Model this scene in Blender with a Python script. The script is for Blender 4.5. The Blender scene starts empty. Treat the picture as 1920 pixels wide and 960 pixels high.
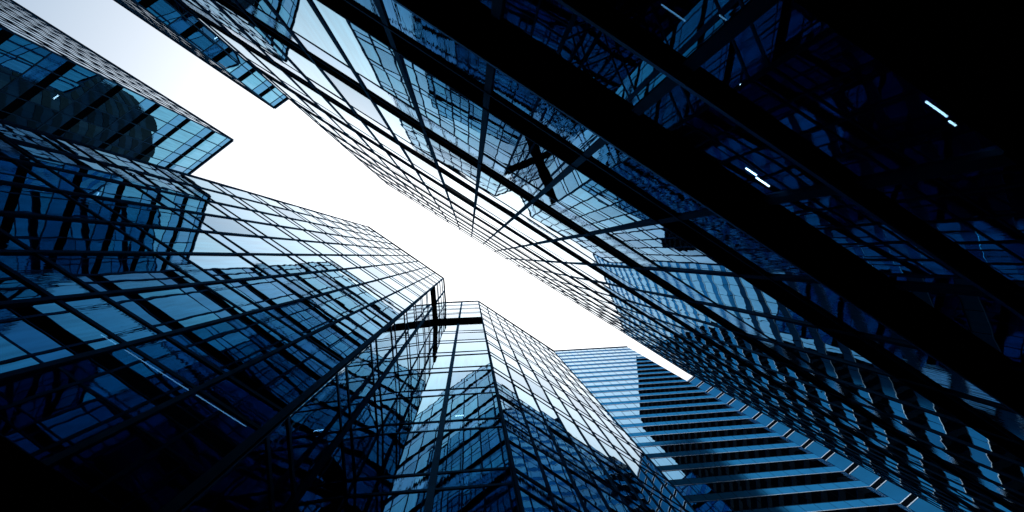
import bpy, math, random
from mathutils import Vector, Matrix
random.seed(7)
scene = bpy.context.scene

# ------------------------------------------------------------------ camera
F, VX, EYE = 900.0, 80.0, 1.6
TH = math.atan(VX / F)
cam_d = bpy.data.cameras.new("camera"); cam = bpy.data.objects.new("camera", cam_d)
scene.collection.objects.link(cam); scene.camera = cam
cam_d.sensor_width = 36; cam_d.lens = 36 * F / 1920
cam_d.clip_start = 0.05; cam_d.clip_end = 5000
R_ = Vector((math.cos(TH), 0, -math.sin(TH))); W_ = Vector((math.sin(TH), 0, math.cos(TH)))
m = Matrix((R_, (0, -1, 0), -W_)).transposed().to_4x4(); m.translation = (0, 0, EYE)
cam.matrix_world = m

# ------------------------------------------------------------------ sky, sun, exposure
SUN_EL, SUN_ROT = math.radians(31), math.radians(168)
world = bpy.data.worlds.new("World"); scene.world = world; world.use_nodes = True
wn, wl = world.node_tree.nodes, world.node_tree.links
bg = wn["Background"]
sky = wn.new("ShaderNodeTexSky"); sky.sky_type = 'NISHITA'; sky.sun_disc = False
sky.sun_elevation = SUN_EL; sky.sun_rotation = SUN_ROT
sky.air_density = 1.0; sky.dust_density = 4.0; sky.ozone_density = 1.0
hsv = wn.new("ShaderNodeHueSaturation"); hsv.inputs["Saturation"].default_value = 0.22
wl.new(sky.outputs[0], hsv.inputs["Color"])
# thin even cloud layer: an overcast sky is brightest overhead
geo = wn.new("ShaderNodeTexCoord"); sep = wn.new("ShaderNodeSeparateXYZ")
wl.new(geo.outputs["Generated"], sep.inputs[0])
pw = wn.new("ShaderNodeMath"); pw.operation = 'POWER'; pw.inputs[1].default_value = 5.0; pw.use_clamp = True
wl.new(sep.outputs[2], pw.inputs[0])
cl = wn.new("ShaderNodeMixRGB"); cl.inputs[1].default_value = (0.30, 0.92, 1.65, 1); cl.inputs[2].default_value = (9.0, 8.8, 8.7, 1)
wl.new(pw.outputs[0], cl.inputs[0])
mixc = wn.new("ShaderNodeMixRGB"); mixc.blend_type = 'MIX'; mixc.inputs[0].default_value = 0.92
wl.new(hsv.outputs[0], mixc.inputs[1]); wl.new(cl.outputs[0], mixc.inputs[2])
wl.new(mixc.outputs[0], bg.inputs[0]); bg.inputs[1].default_value = 0.12

sun_d = bpy.data.lights.new("sun", 'SUN'); sun_d.energy = 1.3; sun_d.angle = math.radians(12); sun_d.color = (1, 0.97, 0.92)
sun = bpy.data.objects.new("sun", sun_d); scene.collection.objects.link(sun)
sd = Vector((math.sin(SUN_ROT) * math.cos(SUN_EL), math.cos(SUN_ROT) * math.cos(SUN_EL), math.sin(SUN_EL)))
sun.rotation_euler = sd.to_track_quat('Z', 'Y').to_euler()
vs = scene.view_settings
vs.view_transform = 'Standard'; vs.look = 'None'; vs.exposure = 1.15; vs.gamma = 1; vs.use_curve_mapping = False
scene.cycles.max_bounces = 10; scene.cycles.glossy_bounces = 8; scene.cycles.transparent_max_bounces = 12
scene.cycles.diffuse_bounces = 2; scene.cycles.caustics_reflective = False; scene.cycles.caustics_refractive = False

# ------------------------------------------------------------------ materials
def principled(name, col, rough=0.5, metal=0.0, spec=0.5, noise=None):
    mt = bpy.data.materials.new(name); mt.use_nodes = True
    n, l = mt.node_tree.nodes, mt.node_tree.links
    b = n["Principled BSDF"]
    b.inputs["Base Color"].default_value = (*col, 1); b.inputs["Roughness"].default_value = rough
    b.inputs["Metallic"].default_value = metal; b.inputs["Specular IOR Level"].default_value = spec
    if noise:
        tc = n.new("ShaderNodeTexCoord"); t = n.new("ShaderNodeTexNoise"); t.inputs["Scale"].default_value = noise[0]
        t.inputs["Detail"].default_value = 5
        l.new(tc.outputs["Object"], t.inputs["Vector"])
        r = n.new("ShaderNodeMixRGB"); r.inputs[1].default_value = (*[c * (1 - noise[1]) for c in col], 1)
        r.inputs[2].default_value = (*[c * (1 + noise[1]) for c in col], 1)
        l.new(t.outputs["Fac"], r.inputs[0]); l.new(r.outputs[0], b.inputs["Base Color"])
    return mt

def glass(name, f0, see=0.06, wave=1.0, dirt=0.25, streak=0.0):
    """coated facade glass: a mirror of low blue reflectance that rises to white at grazing angles, faintly see-through, wavy"""
    mt = bpy.data.materials.new(name); mt.use_nodes = True
    n, l = mt.node_tree.nodes, mt.node_tree.links
    b = n["Principled BSDF"]; out = n["Material Output"]
    b.inputs["Metallic"].default_value = 1.0; b.inputs["Roughness"].default_value = 0.0
    tc = n.new("ShaderNodeTexCoord")
    # water streaks: stretched noise on the coating
    mp = n.new("ShaderNodeMapping"); mp.inputs["Scale"].default_value = (5, 5, 0.35); l.new(tc.outputs["Object"], mp.inputs["Vector"])
    t = n.new("ShaderNodeTexNoise"); t.inputs["Scale"].default_value = 1.2; t.inputs["Detail"].default_value = 6; l.new(mp.outputs[0], t.inputs["Vector"])
    mx = n.new("ShaderNodeMixRGB"); mx.inputs[1].default_value = (*[c * (1 - dirt) for c in f0], 1); mx.inputs[2].default_value = (*[c * (1 + dirt) for c in f0], 1)
    l.new(t.outputs["Fac"], mx.inputs[0]); l.new(mx.outputs[0], b.inputs["Base Color"])
    # roller-wave of toughened glass
    w = n.new("ShaderNodeTexNoise"); w.inputs["Scale"].default_value = 0.9; w.inputs["Detail"].default_value = 1.0
    # every pane has its own warp, so reflections jump at the joints
    gi = n.new("ShaderNodeNewGeometry"); oi = n.new("ShaderNodeObjectInfo"); ad = n.new("ShaderNodeMath"); ad.operation = 'ADD'
    l.new(gi.outputs["Random Per Island"], ad.inputs[0]); l.new(oi.outputs["Random"], ad.inputs[1])
    mu = n.new("ShaderNodeMath"); mu.operation = 'MULTIPLY'; mu.inputs[1].default_value = 90.0; l.new(ad.outputs[0], mu.inputs[0])
    va = n.new("ShaderNodeVectorMath"); va.operation = 'ADD'; l.new(tc.outputs["Object"], va.inputs[0]); l.new(mu.outputs[0], va.inputs[1])
    l.new(va.outputs[0], w.inputs["Vector"])
    bp = n.new("ShaderNodeBump"); bp.inputs["Strength"].default_value = 1.0; bp.inputs["Distance"].default_value = 0.012 * wave
    l.new(w.outputs["Fac"], bp.inputs["Height"])
    if streak:
        m2 = n.new("ShaderNodeMapping"); m2.inputs["Scale"].default_value = (14, 14, 0.8); l.new(tc.outputs["Object"], m2.inputs["Vector"])
        t2 = n.new("ShaderNodeTexNoise"); t2.inputs["Scale"].default_value = 1.0; t2.inputs["Detail"].default_value = 2; l.new(m2.outputs[0], t2.inputs["Vector"])
        b2 = n.new("ShaderNodeBump"); b2.inputs["Distance"].default_value = 0.0009 * streak
        l.new(t2.outputs["Fac"], b2.inputs["Height"]); l.new(bp.outputs[0], b2.inputs["Normal"]); bp = b2
    l.new(bp.outputs[0], b.inputs["Normal"])
    tr = n.new("ShaderNodeBsdfTransparent"); tr.inputs[0].default_value = (0.6, 0.8, 0.95, 1)
    ms = n.new("ShaderNodeMixShader"); ms.inputs[0].default_value = see
    l.new(b.outputs[0], ms.inputs[1]); l.new(tr.outputs[0], ms.inputs[2]); l.new(ms.outputs[0], out.inputs[0])
    return mt

def satin(name, diff, gloss, rough):
    mt = bpy.data.materials.new(name); mt.use_nodes = True
    n, l = mt.node_tree.nodes, mt.node_tree.links
    n.remove(n["Principled BSDF"]); a = n.new("ShaderNodeBsdfDiffuse"); a.inputs[0].default_value = (*diff, 1)
    g = n.new("ShaderNodeBsdfGlossy"); g.inputs[0].default_value = (*gloss, 1); g.inputs[1].default_value = rough
    tc = n.new("ShaderNodeTexCoord"); t = n.new("ShaderNodeTexNoise"); t.inputs["Scale"].default_value = 2.5; t.inputs["Detail"].default_value = 4
    l.new(tc.outputs["Object"], t.inputs["Vector"])
    mx = n.new("ShaderNodeMixRGB"); mx.inputs[1].default_value = (*[c * .5 for c in gloss], 1); mx.inputs[2].default_value = (*[c * 1.5 for c in gloss], 1)
    l.new(t.outputs["Fac"], mx.inputs[0]); l.new(mx.outputs[0], g.inputs[0])
    s = n.new("ShaderNodeAddShader"); l.new(a.outputs[0], s.inputs[0]); l.new(g.outputs[0], s.inputs[1])
    l.new(s.outputs[0], n["Material Output"].inputs[0]); return mt

def emitter(name, col, s):
    mt = bpy.data.materials.new(name); mt.use_nodes = True
    n, l = mt.node_tree.nodes, mt.node_tree.links
    n.remove(n["Principled BSDF"]); e = n.new("ShaderNodeEmission"); e.inputs[0].default_value = (*col, 1); e.inputs[1].default_value = s
    l.new(e.outputs[0], n["Material Output"].inputs[0]); return mt

M = dict(
    glass=glass("coated_glass", (0.06, 0.29, 0.44), wave=0.16, dirt=0.4),
    glass_r=glass("coated_glass_bright", (0.11, 0.38, 0.53), wave=0.15, dirt=0.4),
    glass_b=glass("coated_glass_deep", (0.04, 0.23, 0.40), see=0.2, wave=0.18),
    glass_c=glass("coated_glass_pale", (0.09, 0.31, 0.49), wave=0.10, dirt=0.4),
    glass_strip=glass("spandrel_glass", (0.05, 0.24, 0.42), see=0.0, wave=0.13, streak=1.0),
    glassd=glass("band_tower_glass", (0.10, 0.31, 0.49), see=0.0, wave=0.10),
    frame=satin("black_aluminium", (0.002, 0.004, 0.007), (0.007, 0.027, 0.055), 0.4),
    edge=satin("blue_black_edge", (0.003, 0.008, 0.015), (0.03, 0.10, 0.20), 0.35),
    band=principled("black_spandrel", (0.002, 0.004, 0.007), 0.8, 0.0, 0.0, (3, .4)),
    core=principled("dark_interior", (0.006, 0.008, 0.012), 0.8, 0, 0.1),
    stone=principled("black_granite", (0.004, 0.005, 0.007), 0.8, 0, 0.0, (8, .5)),
    darkglass=principled("dark_window_glass", (0.003, 0.005, 0.008), 0.6, 0, 0.0, (0.7, .5)),
    panel=principled("blue_metal_panel", (0.014, 0.15, 0.36), 0.5, 0.0, 0.0, (0.6, .2)),
    panel_round=principled("tinted_window_band", (0.004, 0.016, 0.034), 0.5, 0, 0.05, (0.5, .4)),
    panel_dark=principled("blind_fabric", (0.004, 0.02, 0.045), 0.7, 0, 0.1, (2, .4)),
    trim=principled("pale_metal_trim", (0.55, 0.66, 0.78), 0.3, 0.6, 0.5),
    roof=principled("roof_gravel", (0.12, 0.12, 0.12), 0.9),
    asphalt=principled("asphalt", (0.045, 0.047, 0.05), 0.9, 0, 0.3, (4, .3)),
    paving=principled("paving", (0.16, 0.16, 0.165), 0.8, 0, 0.3, (2, .25)),
    lamp=emitter("lamp_light", (0.6, 0.82, 1.0), 11),
    lampd=emitter("dim_lamp_light", (0.25, 0.6, 1.0), 2.2),
)

# ------------------------------------------------------------------ helpers
def pt(px, py, h):
    """plan position of a thing at height h above the eye seen at pixel (px,py)"""
    d = R_ * ((px - 960) / F) + Vector((0, (py - 480) / F, 0)) + W_
    d *= h / d.z
    return Vector((d.x, d.y))

def project(p):
    q = Vector(p) - Vector((0, 0, EYE)); z = q.dot(W_)
    if z <= 0.05: return None
    return (960 + F * q.dot(R_) / z, 480 + F * q.y / z)

def clip_area(ps):
    pj = [project(p) for p in ps]
    if any(p is None for p in pj): return 0.0
    poly = pj
    for ax, lim, sg in ((0, 0, 1), (0, 1920, -1), (1, 0, 1), (1, 960, -1)):
        o = []
        for i, a in enumerate(poly):
            b = poly[(i + 1) % len(poly)]
            ia, ib = sg * (a[ax] - lim) >= 0, sg * (b[ax] - lim) >= 0
            if ia: o.append(a)
            if ia != ib:
                t = (lim - a[ax]) / (b[ax] - a[ax]); o.append((a[0] + t * (b[0] - a[0]), a[1] + t * (b[1] - a[1])))
        poly = o
        if not poly: return 0.0
    return abs(sum(poly[i][0] * poly[(i + 1) % len(poly)][1] - poly[(i + 1) % len(poly)][0] * poly[i][1] for i in range(len(poly)))) / 2

WALLS = []   # (p0, p1, top) every wall, for telling which pieces the eye can see
def hidden(c):
    x, y, h = c[0], c[1], c[2] - EYE
    for a, b, top in WALLS:
        ex, ey = b.x - a.x, b.y - a.y
        den = x * ey - y * ex
        if abs(den) < 1e-9: continue
        t = (a.x * ey - a.y * ex) / den
        s = (a.x * y - a.y * x) / den
        if 0.01 < t < 0.985 and 0 <= s <= 1 and t * h < top: return True
    return False

def mesh_obj(name, verts, faces, mat, parent=None, base=(0, 0, 0)):
    me = bpy.data.meshes.new(name); bx = Vector(base)
    me.from_pydata([tuple(Vector(v) - bx) for v in verts], [], faces); me.update()
    me.materials.append(mat)
    o = bpy.data.objects.new(name, me); scene.collection.objects.link(o)
    if parent: o.parent = parent
    return o

def box_between(o, u, n, v0, v1, s0, s1, d0, d1):
    """box: along unit u from s0..s1, outward n from d0..d1, z v0..v1, from plan origin o"""
    P = []
    for z in (v0, v1):
        for s, d in ((s0, d0), (s1, d0), (s1, d1), (s0, d1)):
            p = o + u * s + n * d; P.append((p.x, p.y, z))
    return P, [(0, 3, 2, 1), (4, 5, 6, 7), (0, 1, 5, 4), (1, 2, 6, 5), (2, 3, 7, 6), (3, 0, 4, 7)]

class Tower:
    def __init__(self, name, label, base, category="tower"):
        self.e = bpy.data.objects.new(name, None); scene.collection.objects.link(self.e)
        self.e.location = (base.x, base.y, 0); self.base = (base.x, base.y, 0)
        self.e["label"] = label; self.e["category"] = category
        self.pieces = {}
    def add(self, kind, geo, mat, score_pts=None, subs=()):
        self.pieces.setdefault(kind, []).append((geo[0], geo[1], mat, score_pts, subs))
    def finish(self, limit=100):
        for kind, L in self.pieces.items():
            if len(L) > limit:
                def sc(p):
                    sp = p[3] or p[0][:4]
                    a = clip_area(sp)
                    if a <= 0: return 0
                    c = sum((Vector(q) for q in sp), Vector()) / len(sp)
                    return 0 if hidden(c) else a
                L = sorted(L, key=sc, reverse=True)
                rest = L[limit:]; L = L[:limit]
                for mat in {p[2].name: p[2] for p in rest}.values():
                    V, Fc = [], []
                    for p in rest:
                        if p[2] is not mat: continue
                        k = len(V); V += p[0]; Fc += [tuple(i + k for i in f) for f in p[1]]
                    o = mesh_obj(kind + "s", V, Fc, mat, self.e, self.base); o["kind"] = "stuff"
            for p in L:
                o = mesh_obj(kind, p[0], p[1], p[2], self.e, self.base)
                for sk, sg, sm in p[4]: mesh_obj(sk, sg[0], sg[1], sm, o, self.base)

def unit(a, b):
    d = b - a; return d / d.length
def outward(u, a, b, inside):
    n = Vector((u.y, -u.x))
    return n if n.dot((a + b) / 2 - inside) > 0 else -n

def pane_quad(o, u, n, s0, s1, z0, z1, tilt):
    a, b = random.gauss(0, tilt), random.gauss(0, tilt)
    w, h = s1 - s0, z1 - z0
    P = []
    for s, z, sa, sb in ((s0, z0, -1, -1), (s1, z0, 1, -1), (s1, z1, 1, 1), (s0, z1, -1, 1)):
        p = o + u * s + n * (sa * a * w / 2 + sb * b * h / 2); P.append((p.x, p.y, z))
    e = (Vector(P[1]) - Vector(P[0])).cross(Vector(P[3]) - Vector(P[0]))
    return P, [(0, 1, 2, 3)] if e.dot(Vector((n.x, n.y, 0))) > 0 else [(3, 2, 1, 0)]

def facade(T, p0, p1, inside, cols, rows, transoms, mull, top, z_base, glassm=None, tilt=0.0035, mull_depth=0.12, blind=None, base_glass='glass'):
    """cols: positions along the wall of the mullions; rows: [(z0,z1)] of glass; transoms: [(z0,z1,depth,kind,mat)]; z above the eye"""
    u = unit(p0, p1); n = outward(u, p0, p1, inside); L = (p1 - p0).length
    gm = glassm or M[base_glass]
    for s0, s1 in zip(cols[:-1], cols[1:]):
        for z0, z1 in rows:
            q = pane_quad(p0, u, n, s0, s1, z0 + EYE, z1 + EYE, tilt)
            if blind and s0 < blind[0] < s1 and z0 < blind[1] < z1:
                T.add('blind_panel', q, M['panel_dark'], q[0]); continue
            T.add('window_pane', q, (gm if glassm or random.random() < (.6 if base_glass == 'glass' else .8) else M[random.choice(('glass_b', 'glass_c'))]) if z1 - z0 > 1.75 or z1 < 7 else M['glass_strip'], q[0])
    for i, s in enumerate(cols):
        w = mull(i, len(cols)) if callable(mull) else mull
        if not w: continue
        a, b = max(0, s - w / 2), min(L, s + w / 2)
        g = box_between(p0, u, n, z_base + EYE, top + EYE, a, b, -0.06, mull_depth)
        T.add('mullion', g, M['frame'], [g[0][2], g[0][3], g[0][7], g[0][6]])
    for z0, z1, d, kind, mat in transoms:
        g = box_between(p0, u, n, z0 + EYE, z1 + EYE, 0.0, L, -0.05, d)
        T.add(kind, g, mat, [g[0][2], g[0][3], g[0][7], g[0][6]])

def core(T, foot, z0, z1, inset, mat, name='core'):
    c = sum(foot, Vector((0, 0))) / len(foot)
    k = len(foot); ins = []
    area = sum(foot[i].x * foot[(i + 1) % k].y - foot[(i + 1) % k].x * foot[i].y for i in range(k))
    sg = 1 if area > 0 else -1
    for i in range(k):   # offset polygon inward
        a, b, d = foot[i - 1], foot[i], foot[(i + 1) % k]
        u1, u2 = unit(a, b), unit(b, d)
        n1, n2 = Vector((-u1.y, u1.x)) * sg, Vector((-u2.y, u2.x)) * sg
        bis = n1 + n2; bis = bis / max(1e-6, bis.length_squared) * 2
        ins.append(b + bis * inset)
    V = [(p.x, p.y, z0) for p in ins] + [(p.x, p.y, z1) for p in ins]
    Fc = [tuple(range(k))[::-1], tuple(range(k, 2 * k))] + [(i, (i + 1) % k, k + (i + 1) % k, k + i) for i in range(k)]
    if area < 0: Fc = [f[::-1] for f in Fc]
    T.add(name, (V, Fc), mat)

def even(L, module):
    k = max(1, round(L / module)); return [L * i / k for i in range(k + 1)]

def walls(foot, top):
    for i in range(len(foot)): WALLS.append((foot[i], foot[(i + 1) % len(foot)], top))

# ------------------------------------------------------------------ the layout (plan positions come from sight lines)
H_R, H_B, H_A, H_E, H_D, H_F = 74.3, 77.7, 69.0, 62.0, 136.0, 165.0
rL, rR = pt(725, 345, H_R), pt(1290, 700, H_R)
uR = unit(rL, rR); nR = Vector((uR.y, -uR.x))              # towards the upper right, away from the street
R_foot = [rL, rR, rR + nR * 24 - uR * 20, rL + nR * 24]
b0, b1, b2 = pt(690, 425, H_B), pt(832, 522, H_B), pt(835.5, 567, H_B)
c1, c2 = pt(896.5, 564.5, H_B), pt(1037.5, 657.5, H_B)
uB = unit(b0, b1); nB = Vector((-uB.y, uB.x))
BC_foot = [b0, b1, b2, c1, c2, c2 + nB * 22, b0 + nB * 22]
a0 = pt(437.5, 263, H_A); aU = unit(a0, pt(20, 0, H_A)); aV = unit(a0, pt(362, 321.6, H_A))
A_foot = [a0, a0 + aV * 38, a0 + aV * 38 + aU * 44, a0 + aU * 44]
e0 = pt(515, 203, H_E); eU = unit(e0, pt(215, 0, H_E)); eV = unit(e0, pt(547, 180, H_E))
E_foot = [e0, e0 + eU * 40, e0 + eU * 40 + eV * 26, e0 + eV * 26]
d1 = pt(1175, 649.5, H_D); dU = unit(d1, pt(1039, 657.5, H_D)); dN = Vector((-dU.y, dU.x))
if dN.y < 0: dN = -dN
D_foot = [d1, d1 + dU * 42, d1 + dU * 42 + dN * 26, d1 + dN * 26]
F_foot = [Vector((58, 16)), Vector((58, -10)), Vector((86, -10)), Vector((86, 16))]
for f, t in ((R_foot, H_R), (BC_foot, H_B), (A_foot, H_A), (E_foot, H_E), (D_foot, H_D), (F_foot, H_F)): walls(f, t)
def mid(f): return sum(f, Vector((0, 0))) / len(f)

# ------------------------------------------------------------------ ground
def slab(name, x0, x1, y0, y1, z0, z1, mat, kind="structure"):
    V = [(x0, y0, z0), (x1, y0, z0), (x1, y1, z0), (x0, y1, z0), (x0, y0, z1), (x1, y0, z1), (x1, y1, z1), (x0, y1, z1)]
    o = mesh_obj(name, V, [(0, 3, 2, 1), (4, 5, 6, 7), (0, 1, 5, 4), (1, 2, 6, 5), (2, 3, 7, 6), (3, 0, 4, 7)], mat)
    o["kind"] = kind; return o
g = mesh_obj("ground", [(-2500, -2500, 0), (2500, -2500, 0), (2500, 2500, 0), (-2500, 2500, 0)], [(0, 1, 2, 3)], M['asphalt']); g["kind"] = "structure"
# paved alley between the two walls
oA = rL - uR * 60
def strip(name, off0, off1, z0, z1, mat):
    P, Fc = box_between(oA, uR, -nR, z0, z1, 0, 170, off0, off1)
    o = mesh_obj(name, P, Fc, mat); o["kind"] = "structure"
strip("pavement", 0.0, 7.9, -0.02, 0.12, M['paving'])

# ------------------------------------------------------------------ dark banded tower (right)
def banded_rows(first, floor, top, band=1.05, thin=1.95, tt=0.13, start=None):
    rows, tr = [], []
    z = first; prev = start
    while True:
        lo, hi = z - band / 2, z + band / 2
        if prev is not None and lo > prev + 0.3:
            tz = z - thin
            if tz - tt / 2 > prev + 0.3:
                rows += [(prev, tz - tt / 2), (tz + tt / 2, lo)]; tr.append((tz - tt / 2, tz + tt / 2, 0.015, 'transom', M['frame']))
            else: rows.append((prev, lo))
        if hi > top - 0.6:
            break
        tr.append((lo, hi, 0.02, 'spandrel_band', M['band']))
        prev = hi; z += floor
    return rows, tr

T = Tower("glass_tower", "dark glass tower with wide black bands filling the upper right", (rL + rR) / 2, "tower")
ins = mid(R_foot)
rows, tr = banded_rows(8.9, 6.5, H_R - 2.5, band=0.95, thin=2.0, start=None)
# last pane row up to the coping
lastz = max(t[1] for t in tr)
rows = [r for r in rows if r[1] <= lastz] + [(lastz, H_R - 2.2), (H_R - 2.07, H_R - 0.25)]
tr.append((H_R - 2.2, H_R - 2.07, 0.015, 'transom', M['frame']))
rows += [(2.92, 4.36), (4.55, 5.85), (7.0, 8.425)]
tr += [(5.85, 7.0, 0.06, 'spandrel_band', M['band']), (4.36, 4.55, 0.05, 'spandrel_band', M['band']), (H_R - 0.25, H_R, 0.04, 'coping', M['frame'])]
for t in [t for t in tr if t[3] == 'spandrel_band']:
    big = t[0] < 8.0
    for z in ((t[1],) if big else (t[0], t[1])):
        tr.append((z - 0.03, z + 0.03, 0.09 if big else 0.045, 'edge_trim', M['edge'] if big else M['frame']))
L = (rR - rL).length
cols = [0.0] + [0.8 + 2.05 * k for k in range(int((L - 1.6) / 2.05) + 1)] + [L]
facade(T, rL, rR, ins, cols, rows, tr, lambda i, k: 0.3 if i in (0, k - 1) else 0.13, H_R, 3.05, mull_depth=0.035, blind=(14.2, 27.5), base_glass='glass_r')
gT = box_between(rL, uR, -nR, 0, 2.92 + EYE, 0, L, -0.4, 0.12); T.add('plinth', gT, M['stone'])
for a, b, gm in ((rL, R_foot[3], None), (rR, R_foot[2], M['darkglass'])):
    Lw = (b - a).length
    facade(T, a, b, ins, even(Lw, 2.4), rows, tr, 0.13, H_R, 3.05, glassm=gm, mull_depth=0.05)
core(T, R_foot, 0, H_R - 0.5, 1.3, M['core'])
T.finish()

# ------------------------------------------------------------------ notched glass tower (lower left / centre)
T = Tower("notched_tower", "glass tower with a square notch and fine paired black window lines, lower centre", (b0 + c2) / 2, "tower")
ins = mid([b0, c2, BC_foot[5], BC_foot[6]])
def paired_rows(tw=0.12, strip=1.15, floor=5.15, first=10.75, base=6.6, top=H_B, band=None):
    rows, tr = [], []
    prev = base; z = first
    while z < top + 2:
        lo, hi = z - strip / 2, z + strip / 2
        if hi > top: break
        if band and lo - 1.0 < band[1] and hi > band[0] - 1.0 and abs(z - (band[0] + band[1]) / 2) < 2.6:
            z += floor; continue
        rows += [(prev, lo - tw), (lo, hi - tw)]
        tr += [(lo - tw, lo, 0.03, 'transom', M['frame']), (hi - tw, hi, 0.03, 'transom', M['frame'])]
        prev = hi; z += floor
    rows.append((prev, top - 0.3)); tr.append((top - 0.3, top, 0.12, 'coping', M['frame']))
    if band:
        out = []
        for r in rows:
            if r[0] < band[0] and r[1] > band[1]: out += [(r[0], band[0]), (band[1], r[1])]
            elif r[1] <= band[0] or r[0] >= band[1]: out.append(r)
            elif r[0] < band[0]: out.append((r[0], band[0]))
            else: out.append((band[1], r[1]))
        rows = out; tr.append((band[0], band[1], 0.14, 'spandrel_band', M['band']))
    return rows, tr
rows, tr = paired_rows()
rowsn, trn = paired_rows(band=(52.4, 56.6), tw=0.14)
for a, b, k in ((b0, b1, 9), (c1, c2, 9)):
    Lw = (b - a).length
    facade(T, a, b, ins, [Lw * i / k for i in range(k + 1)], rows, tr, lambda i, k: 0.34 if i in (0, k - 1) else 0.10, H_B, 6.6, mull_depth=0.05)
for a, b in ((b1, b2), (b2, c1)):
    Lw = (b - a).length
    facade(T, a, b, ins, [0, Lw / 2, Lw], rowsn, trn, lambda i, k: (0.06, 0.24, 0.06)[i], H_B, 6.6, mull_depth=0.05)
for a, b in ((b0, BC_foot[6]), (c2, BC_foot[5])):
    Lw = (b - a).length
    facade(T, a, b, ins, even(Lw, 2.0), rows, tr, 0.12, H_B, 6.6)
core(T, BC_foot, 0, H_B - 0.6, 0.7, M['core'])
core(T, BC_foot, 0, 6.6 + EYE, -0.05, M['stone'], 'podium')
T.finish()

# ------------------------------------------------------------------ blocks across the side street (left)
def block(name, label, foot, H, first, floor, faces, base):
    T = Tower(name, label, base, "tower"); ins = mid(foot)
    rows, tr = banded_rows(first, floor, H, band=0.85, start=3.0)
    lastz = max(t[1] for t in tr if t[3] == 'spandrel_band')
    rows = [r for r in rows if r[1] <= lastz] + [(lastz, H - 1.6), (H - 1.47, H - 0.3)]
    tr = [t for t in tr if t[1] <= lastz] + [(H - 1.6, H - 1.47, 0.02, 'transom', M['frame']), (H - 0.3, H, 0.14, 'coping', M['frame'])]
    for i, mod in faces:
        a, b = foot[i], foot[(i + 1) % len(foot)]
        facade(T, a, b, ins, even((b - a).length, mod), rows, tr, lambda i, k: 0.24 if i in (0, k - 1) else 0.10, H, 3.0, mull_depth=0.03, base_glass='glass_r')
    core(T, foot, 0, H - 0.6, 0.8, M['core'])
    core(T, foot, 0, 3.0 + EYE, -0.04, M['stone'], 'podium')
    T.finish()
block("corner_tower", "glass tower whose sharp roof corner points right, at the left edge of the sky", A_foot, H_A, 64.1 - 5.45 * 11, 5.45, ((0, 1.65), (3, 1.65), (1, 3.3)), a0)
block("street_tower", "narrow slice of blue glass tower hanging into the top of the sky gap", E_foot, H_E, 57.6 - 5.0 * 11, 5.0, ((0, 1.6), (3, 1.5), (2, 3)), e0)

# ------------------------------------------------------------------ banded office towers (far right)
def office(name, label, foot, H, faces, floor, module, base, z0=4.0, pier=None, pm='panel', gl='glassd'):
    T = Tower(name, label, base, "tower"); ins = mid(foot)
    nf = int((H - z0) / floor)
    for fi in faces:
        a, b = foot[fi], foot[(fi + 1) % len(foot)]
        u = unit(a, b); n = outward(u, a, b, ins); L = (b - a).length
        cols = even(L, module)
        for k in range(nf):
            zt = H - 0.9 - k * floor; zw = zt - floor * 0.6; zs = zt - floor
            for s0, s1 in zip(cols[:-1], cols[1:]):
                T.add('window_pane', pane_quad(a, u, n, s0, s1, zw + EYE, zt + EYE, 0.003), M[gl])
            g = box_between(a, u, n, zs + 0.07 + EYE, zw - 0.07 + EYE, 0, L, -0.1, 0.015)
            T.add('spandrel_band', g, M[pm], [g[0][2], g[0][3], g[0][7], g[0][6]],
                  [('sill_trim', box_between(a, u, n, zs + EYE, zs + 0.07 + EYE, 0, L, -0.1, 0.04), M['trim' if pm == 'panel' else 'band']),
                   ('head_trim', box_between(a, u, n, zw - 0.07 + EYE, zw + EYE, 0, L, -0.1, 0.03), M['frame'])])
        for s in cols[1:-1]:
            g = box_between(a, u, n, z0 + EYE, H - 0.9 + EYE, s - 0.025, s + 0.025, -0.05, 0.02)
            T.add('mullion', g, M['band'], [g[0][2], g[0][3], g[0][7], g[0][6]])
        g = box_between(a, u, n, H - 0.9 + EYE, H + EYE, 0, L, -0.1, 0.12); T.add('coping', g, M['frame'])
    core(T, foot, 0, H - 0.6 + EYE, 0.5, M['core'])
    if pier:
        o, u, n, w, d, ht = pier
        g0 = box_between(o, u, n, 0, ht + EYE, 0, w, -d, 0.0); subs = []
        for k in range(int(ht / floor)):
            z = ht - k * floor - 1.2
            for za, zb, mt in ((z, z + 0.1, 'trim'), (z + 0.1, z + 0.8, 'band'), (z + 0.8, z + 0.9, 'trim')):
                g = box_between(o, u, n, za + EYE, zb + EYE, -0.03, w, -d - 0.03, 0.03 if mt == 'trim' else 0.02)
                subs.append(('joint', g, M[mt]))
        T.add('pier', g0, M['panel'], None, subs)
    T.finish()
pu = Vector((0.79, -0.61)).normalized(); pn = Vector((pu.y, -pu.x))
if pn.y > 0: pn = -pn
office("banded_tower", "pale blue office tower with stacked metal bands, lower right of the sky gap", D_foot, H_D, (0, 3), 3.83, 1.74, d1,
       pier=(d1 + pu * 0.05, pu, pn, 8.0, 4.0, H_D * 0.715))
office("rear_tower", "taller banded tower standing behind the dark glass tower and mirrored in its neighbours", F_foot, H_F, (0, 1, 3), 3.9, 1.8, F_foot[0], pm='core', gl='darkglass')

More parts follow.
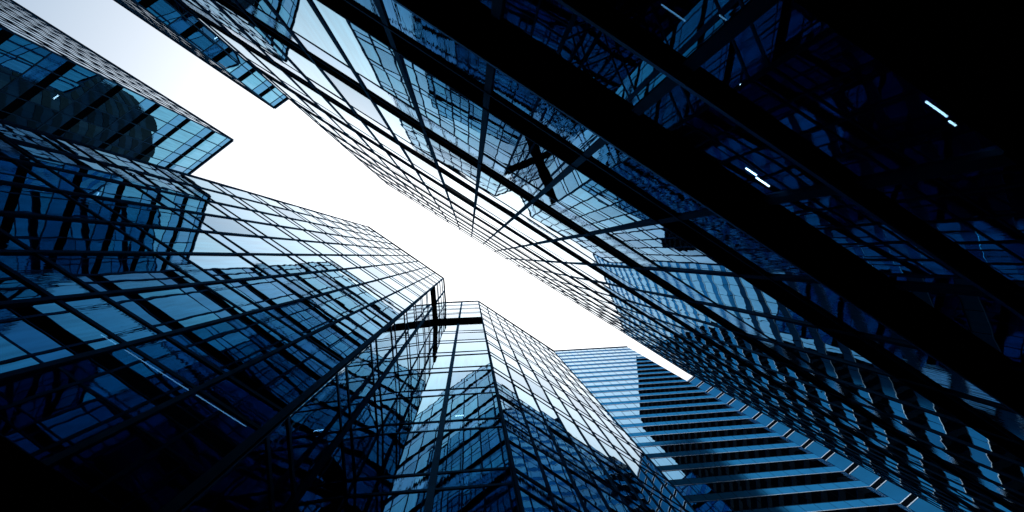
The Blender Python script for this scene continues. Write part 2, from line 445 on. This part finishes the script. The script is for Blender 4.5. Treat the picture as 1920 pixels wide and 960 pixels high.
# round dark tower on the far side of the notched tower: the corner tower mirrors it
def round_tower(name, label, c, r, H, n=20):
    T = Tower(name, label, c, "tower")
    P = [c + Vector((math.cos(2 * math.pi * i / n), math.sin(2 * math.pi * i / n))) * r for i in range(n)]
    WALLSQ = [(P[i], P[(i + 1) % n]) for i in range(n)]
    z = 4.0
    while z + 4.2 < H:
        V, Fc, V2 = [], [], []
        for i in range(n):
            k = len(V); a, b = WALLSQ[i]
            V += [(a.x, a.y, z + 1.9), (b.x, b.y, z + 1.9), (b.x, b.y, z + 4.2), (a.x, a.y, z + 4.2)]; Fc.append((k, k + 1, k + 2, k + 3))
        T.add('window_band', (V, Fc), M['panel_round'])
        Q = [c + (p - c) * 1.004 for p in P]
        V2 = [(p.x, p.y, z) for p in Q] + [(p.x, p.y, z + 1.9) for p in Q] + [(p.x, p.y, z) for p in P] + [(p.x, p.y, z + 1.9) for p in P]
        F2 = []
        for i in range(n):
            j = (i + 1) % n
            F2 += [(i, j, n + j, n + i), (2 * n + i, 2 * n + j, j, i), (n + i, n + j, 3 * n + j, 3 * n + i)]
        T.add('spandrel_band', (V2, F2), M['core'])
        z += 4.2
    core(T, [c + (p - c) * 0.96 for p in P], 0, H + EYE, 0.05, M['core'])
    T.finish()
round_tower("round_tower", "dark round tower mirrored in the window wall of the corner tower", Vector((-30, 51)), 16, 134, 28)

# ------------------------------------------------------------------ lamps behind the glass
def tube(name, label, p, u, half, z, mat, r=0.035, group=None):
    n = Vector((-u.y, u.x)); V, Fc = [], []
    for s in (-half, half):
        for k in range(8):
            a = k * math.pi / 4; q = p + u * s + n * (r * math.cos(a)); V.append((q.x, q.y, z + EYE + r * math.sin(a)))
    Fc = [(k, (k + 1) % 8, 8 + (k + 1) % 8, 8 + k) for k in range(8)] + [tuple(range(8))[::-1], tuple(range(8, 16))]
    o = mesh_obj(name, V, Fc, mat, None, (p.x, p.y, z + EYE)); o.location = (p.x, p.y, z + EYE)
    o["label"] = label; o["category"] = "lamp"
    if group: o["group"] = group
    return o

def behind(px, py, p0, nn, off):
    """the point at pixel (px,py) on the vertical plane lying off metres behind the wall plane through p0 with inward normal nn"""
    d = R_ * ((px - 960) / F) + Vector((0, (py - 480) / F, 0)) + W_
    t = (nn.dot(p0) + off) / (nn.x * d.x + nn.y * d.y)
    return Vector((d.x, d.y)) * t, d.z * t
def wall_tube(name, label, x0, y0, x1, y1, p0, nn, uu, off, mat, r):
    a, za = behind(x0, y0, p0, nn, off); b, zb = behind(x1, y1, p0, nn, off)
    tube(name, label, (a + b) / 2, uu, (b - a).length / 2, (za + zb) / 2, mat, r)
nC = Vector((-(c1 - b2).y, (c1 - b2).x)).normalized(); nC = nC if nC.y > 0 else -nC
nA = Vector((aV.y, -aV.x)); nA = nA if nA.dot(aU) > 0 else -nA
nE = Vector((eV.y, -eV.x)); nE = nE if nE.dot(eU) > 0 else -nE
L1 = M['lamp']
wall_tube("lamp_tube", "upper half of a bright broken ceiling tube under the widest black band", 1400, 315, 1417, 329, rL, nR, uR, 0.3, L1, 0.011)
wall_tube("lamp_tube", "lower half of a bright broken ceiling tube under the widest black band", 1420, 332, 1440, 350, rL, nR, uR, 0.3, L1, 0.011)
wall_tube("lamp_tube", "long bright ceiling tube in the lowest glass row at far upper right", 1737, 190, 1775, 219, rL, nR, uR, 0.25, L1, 0.008)
wall_tube("lamp_tube", "short bright ceiling tube just past the long one at far upper right", 1781, 226, 1790, 236, rL, nR, uR, 0.25, L1, 0.008)
wall_tube("lamp_tube", "tiny bright lamp between two black bands in the upper right darkness", 1384, 162, 1392, 155, rL, nR, uR, 0.4, L1, 0.008)
wall_tube("dim_tube", "dim blue tube low in the dark glass near the top edge, left of its neighbour", 1240, 8, 1285, 40, rL, nR, uR, 0.5, M['lampd'], 0.008)
wall_tube("dim_tube", "dim blue tube low in the dark glass near the top edge, right of its neighbour", 1348, 28, 1382, 52, rL, nR, uR, 0.5, M['lampd'], 0.007)
wall_tube("light_line", "long dim blue light line running low along the notched tower at lower left", 195, 625, 462, 798, b0, nB, uB, 0.3, M['lampd'], 0.045)
wall_tube("lamp_tube", "small bright tube behind the middle window of the notch wall", 854, 776, 870, 783, b2, nC, unit(b2, c1), 0.3, L1, 0.025)
wall_tube("lamp_tube", "bright tube near the tip of the narrow street tower", 403, 73, 413, 65, e0, nE, eV, 0.3, L1, 0.05)
wall_tube("lamp_tube", "bright spot of light in the corner tower, highest of its windows' lights", 100, 185, 110, 179, a0, nA, aV, 0.3, L1, 0.045)
wall_tube("lamp_tube", "bright spot of light in the corner tower, lower and to the left", 122, 283, 136, 274, a0, nA, aV, 0.3, L1, 0.045)
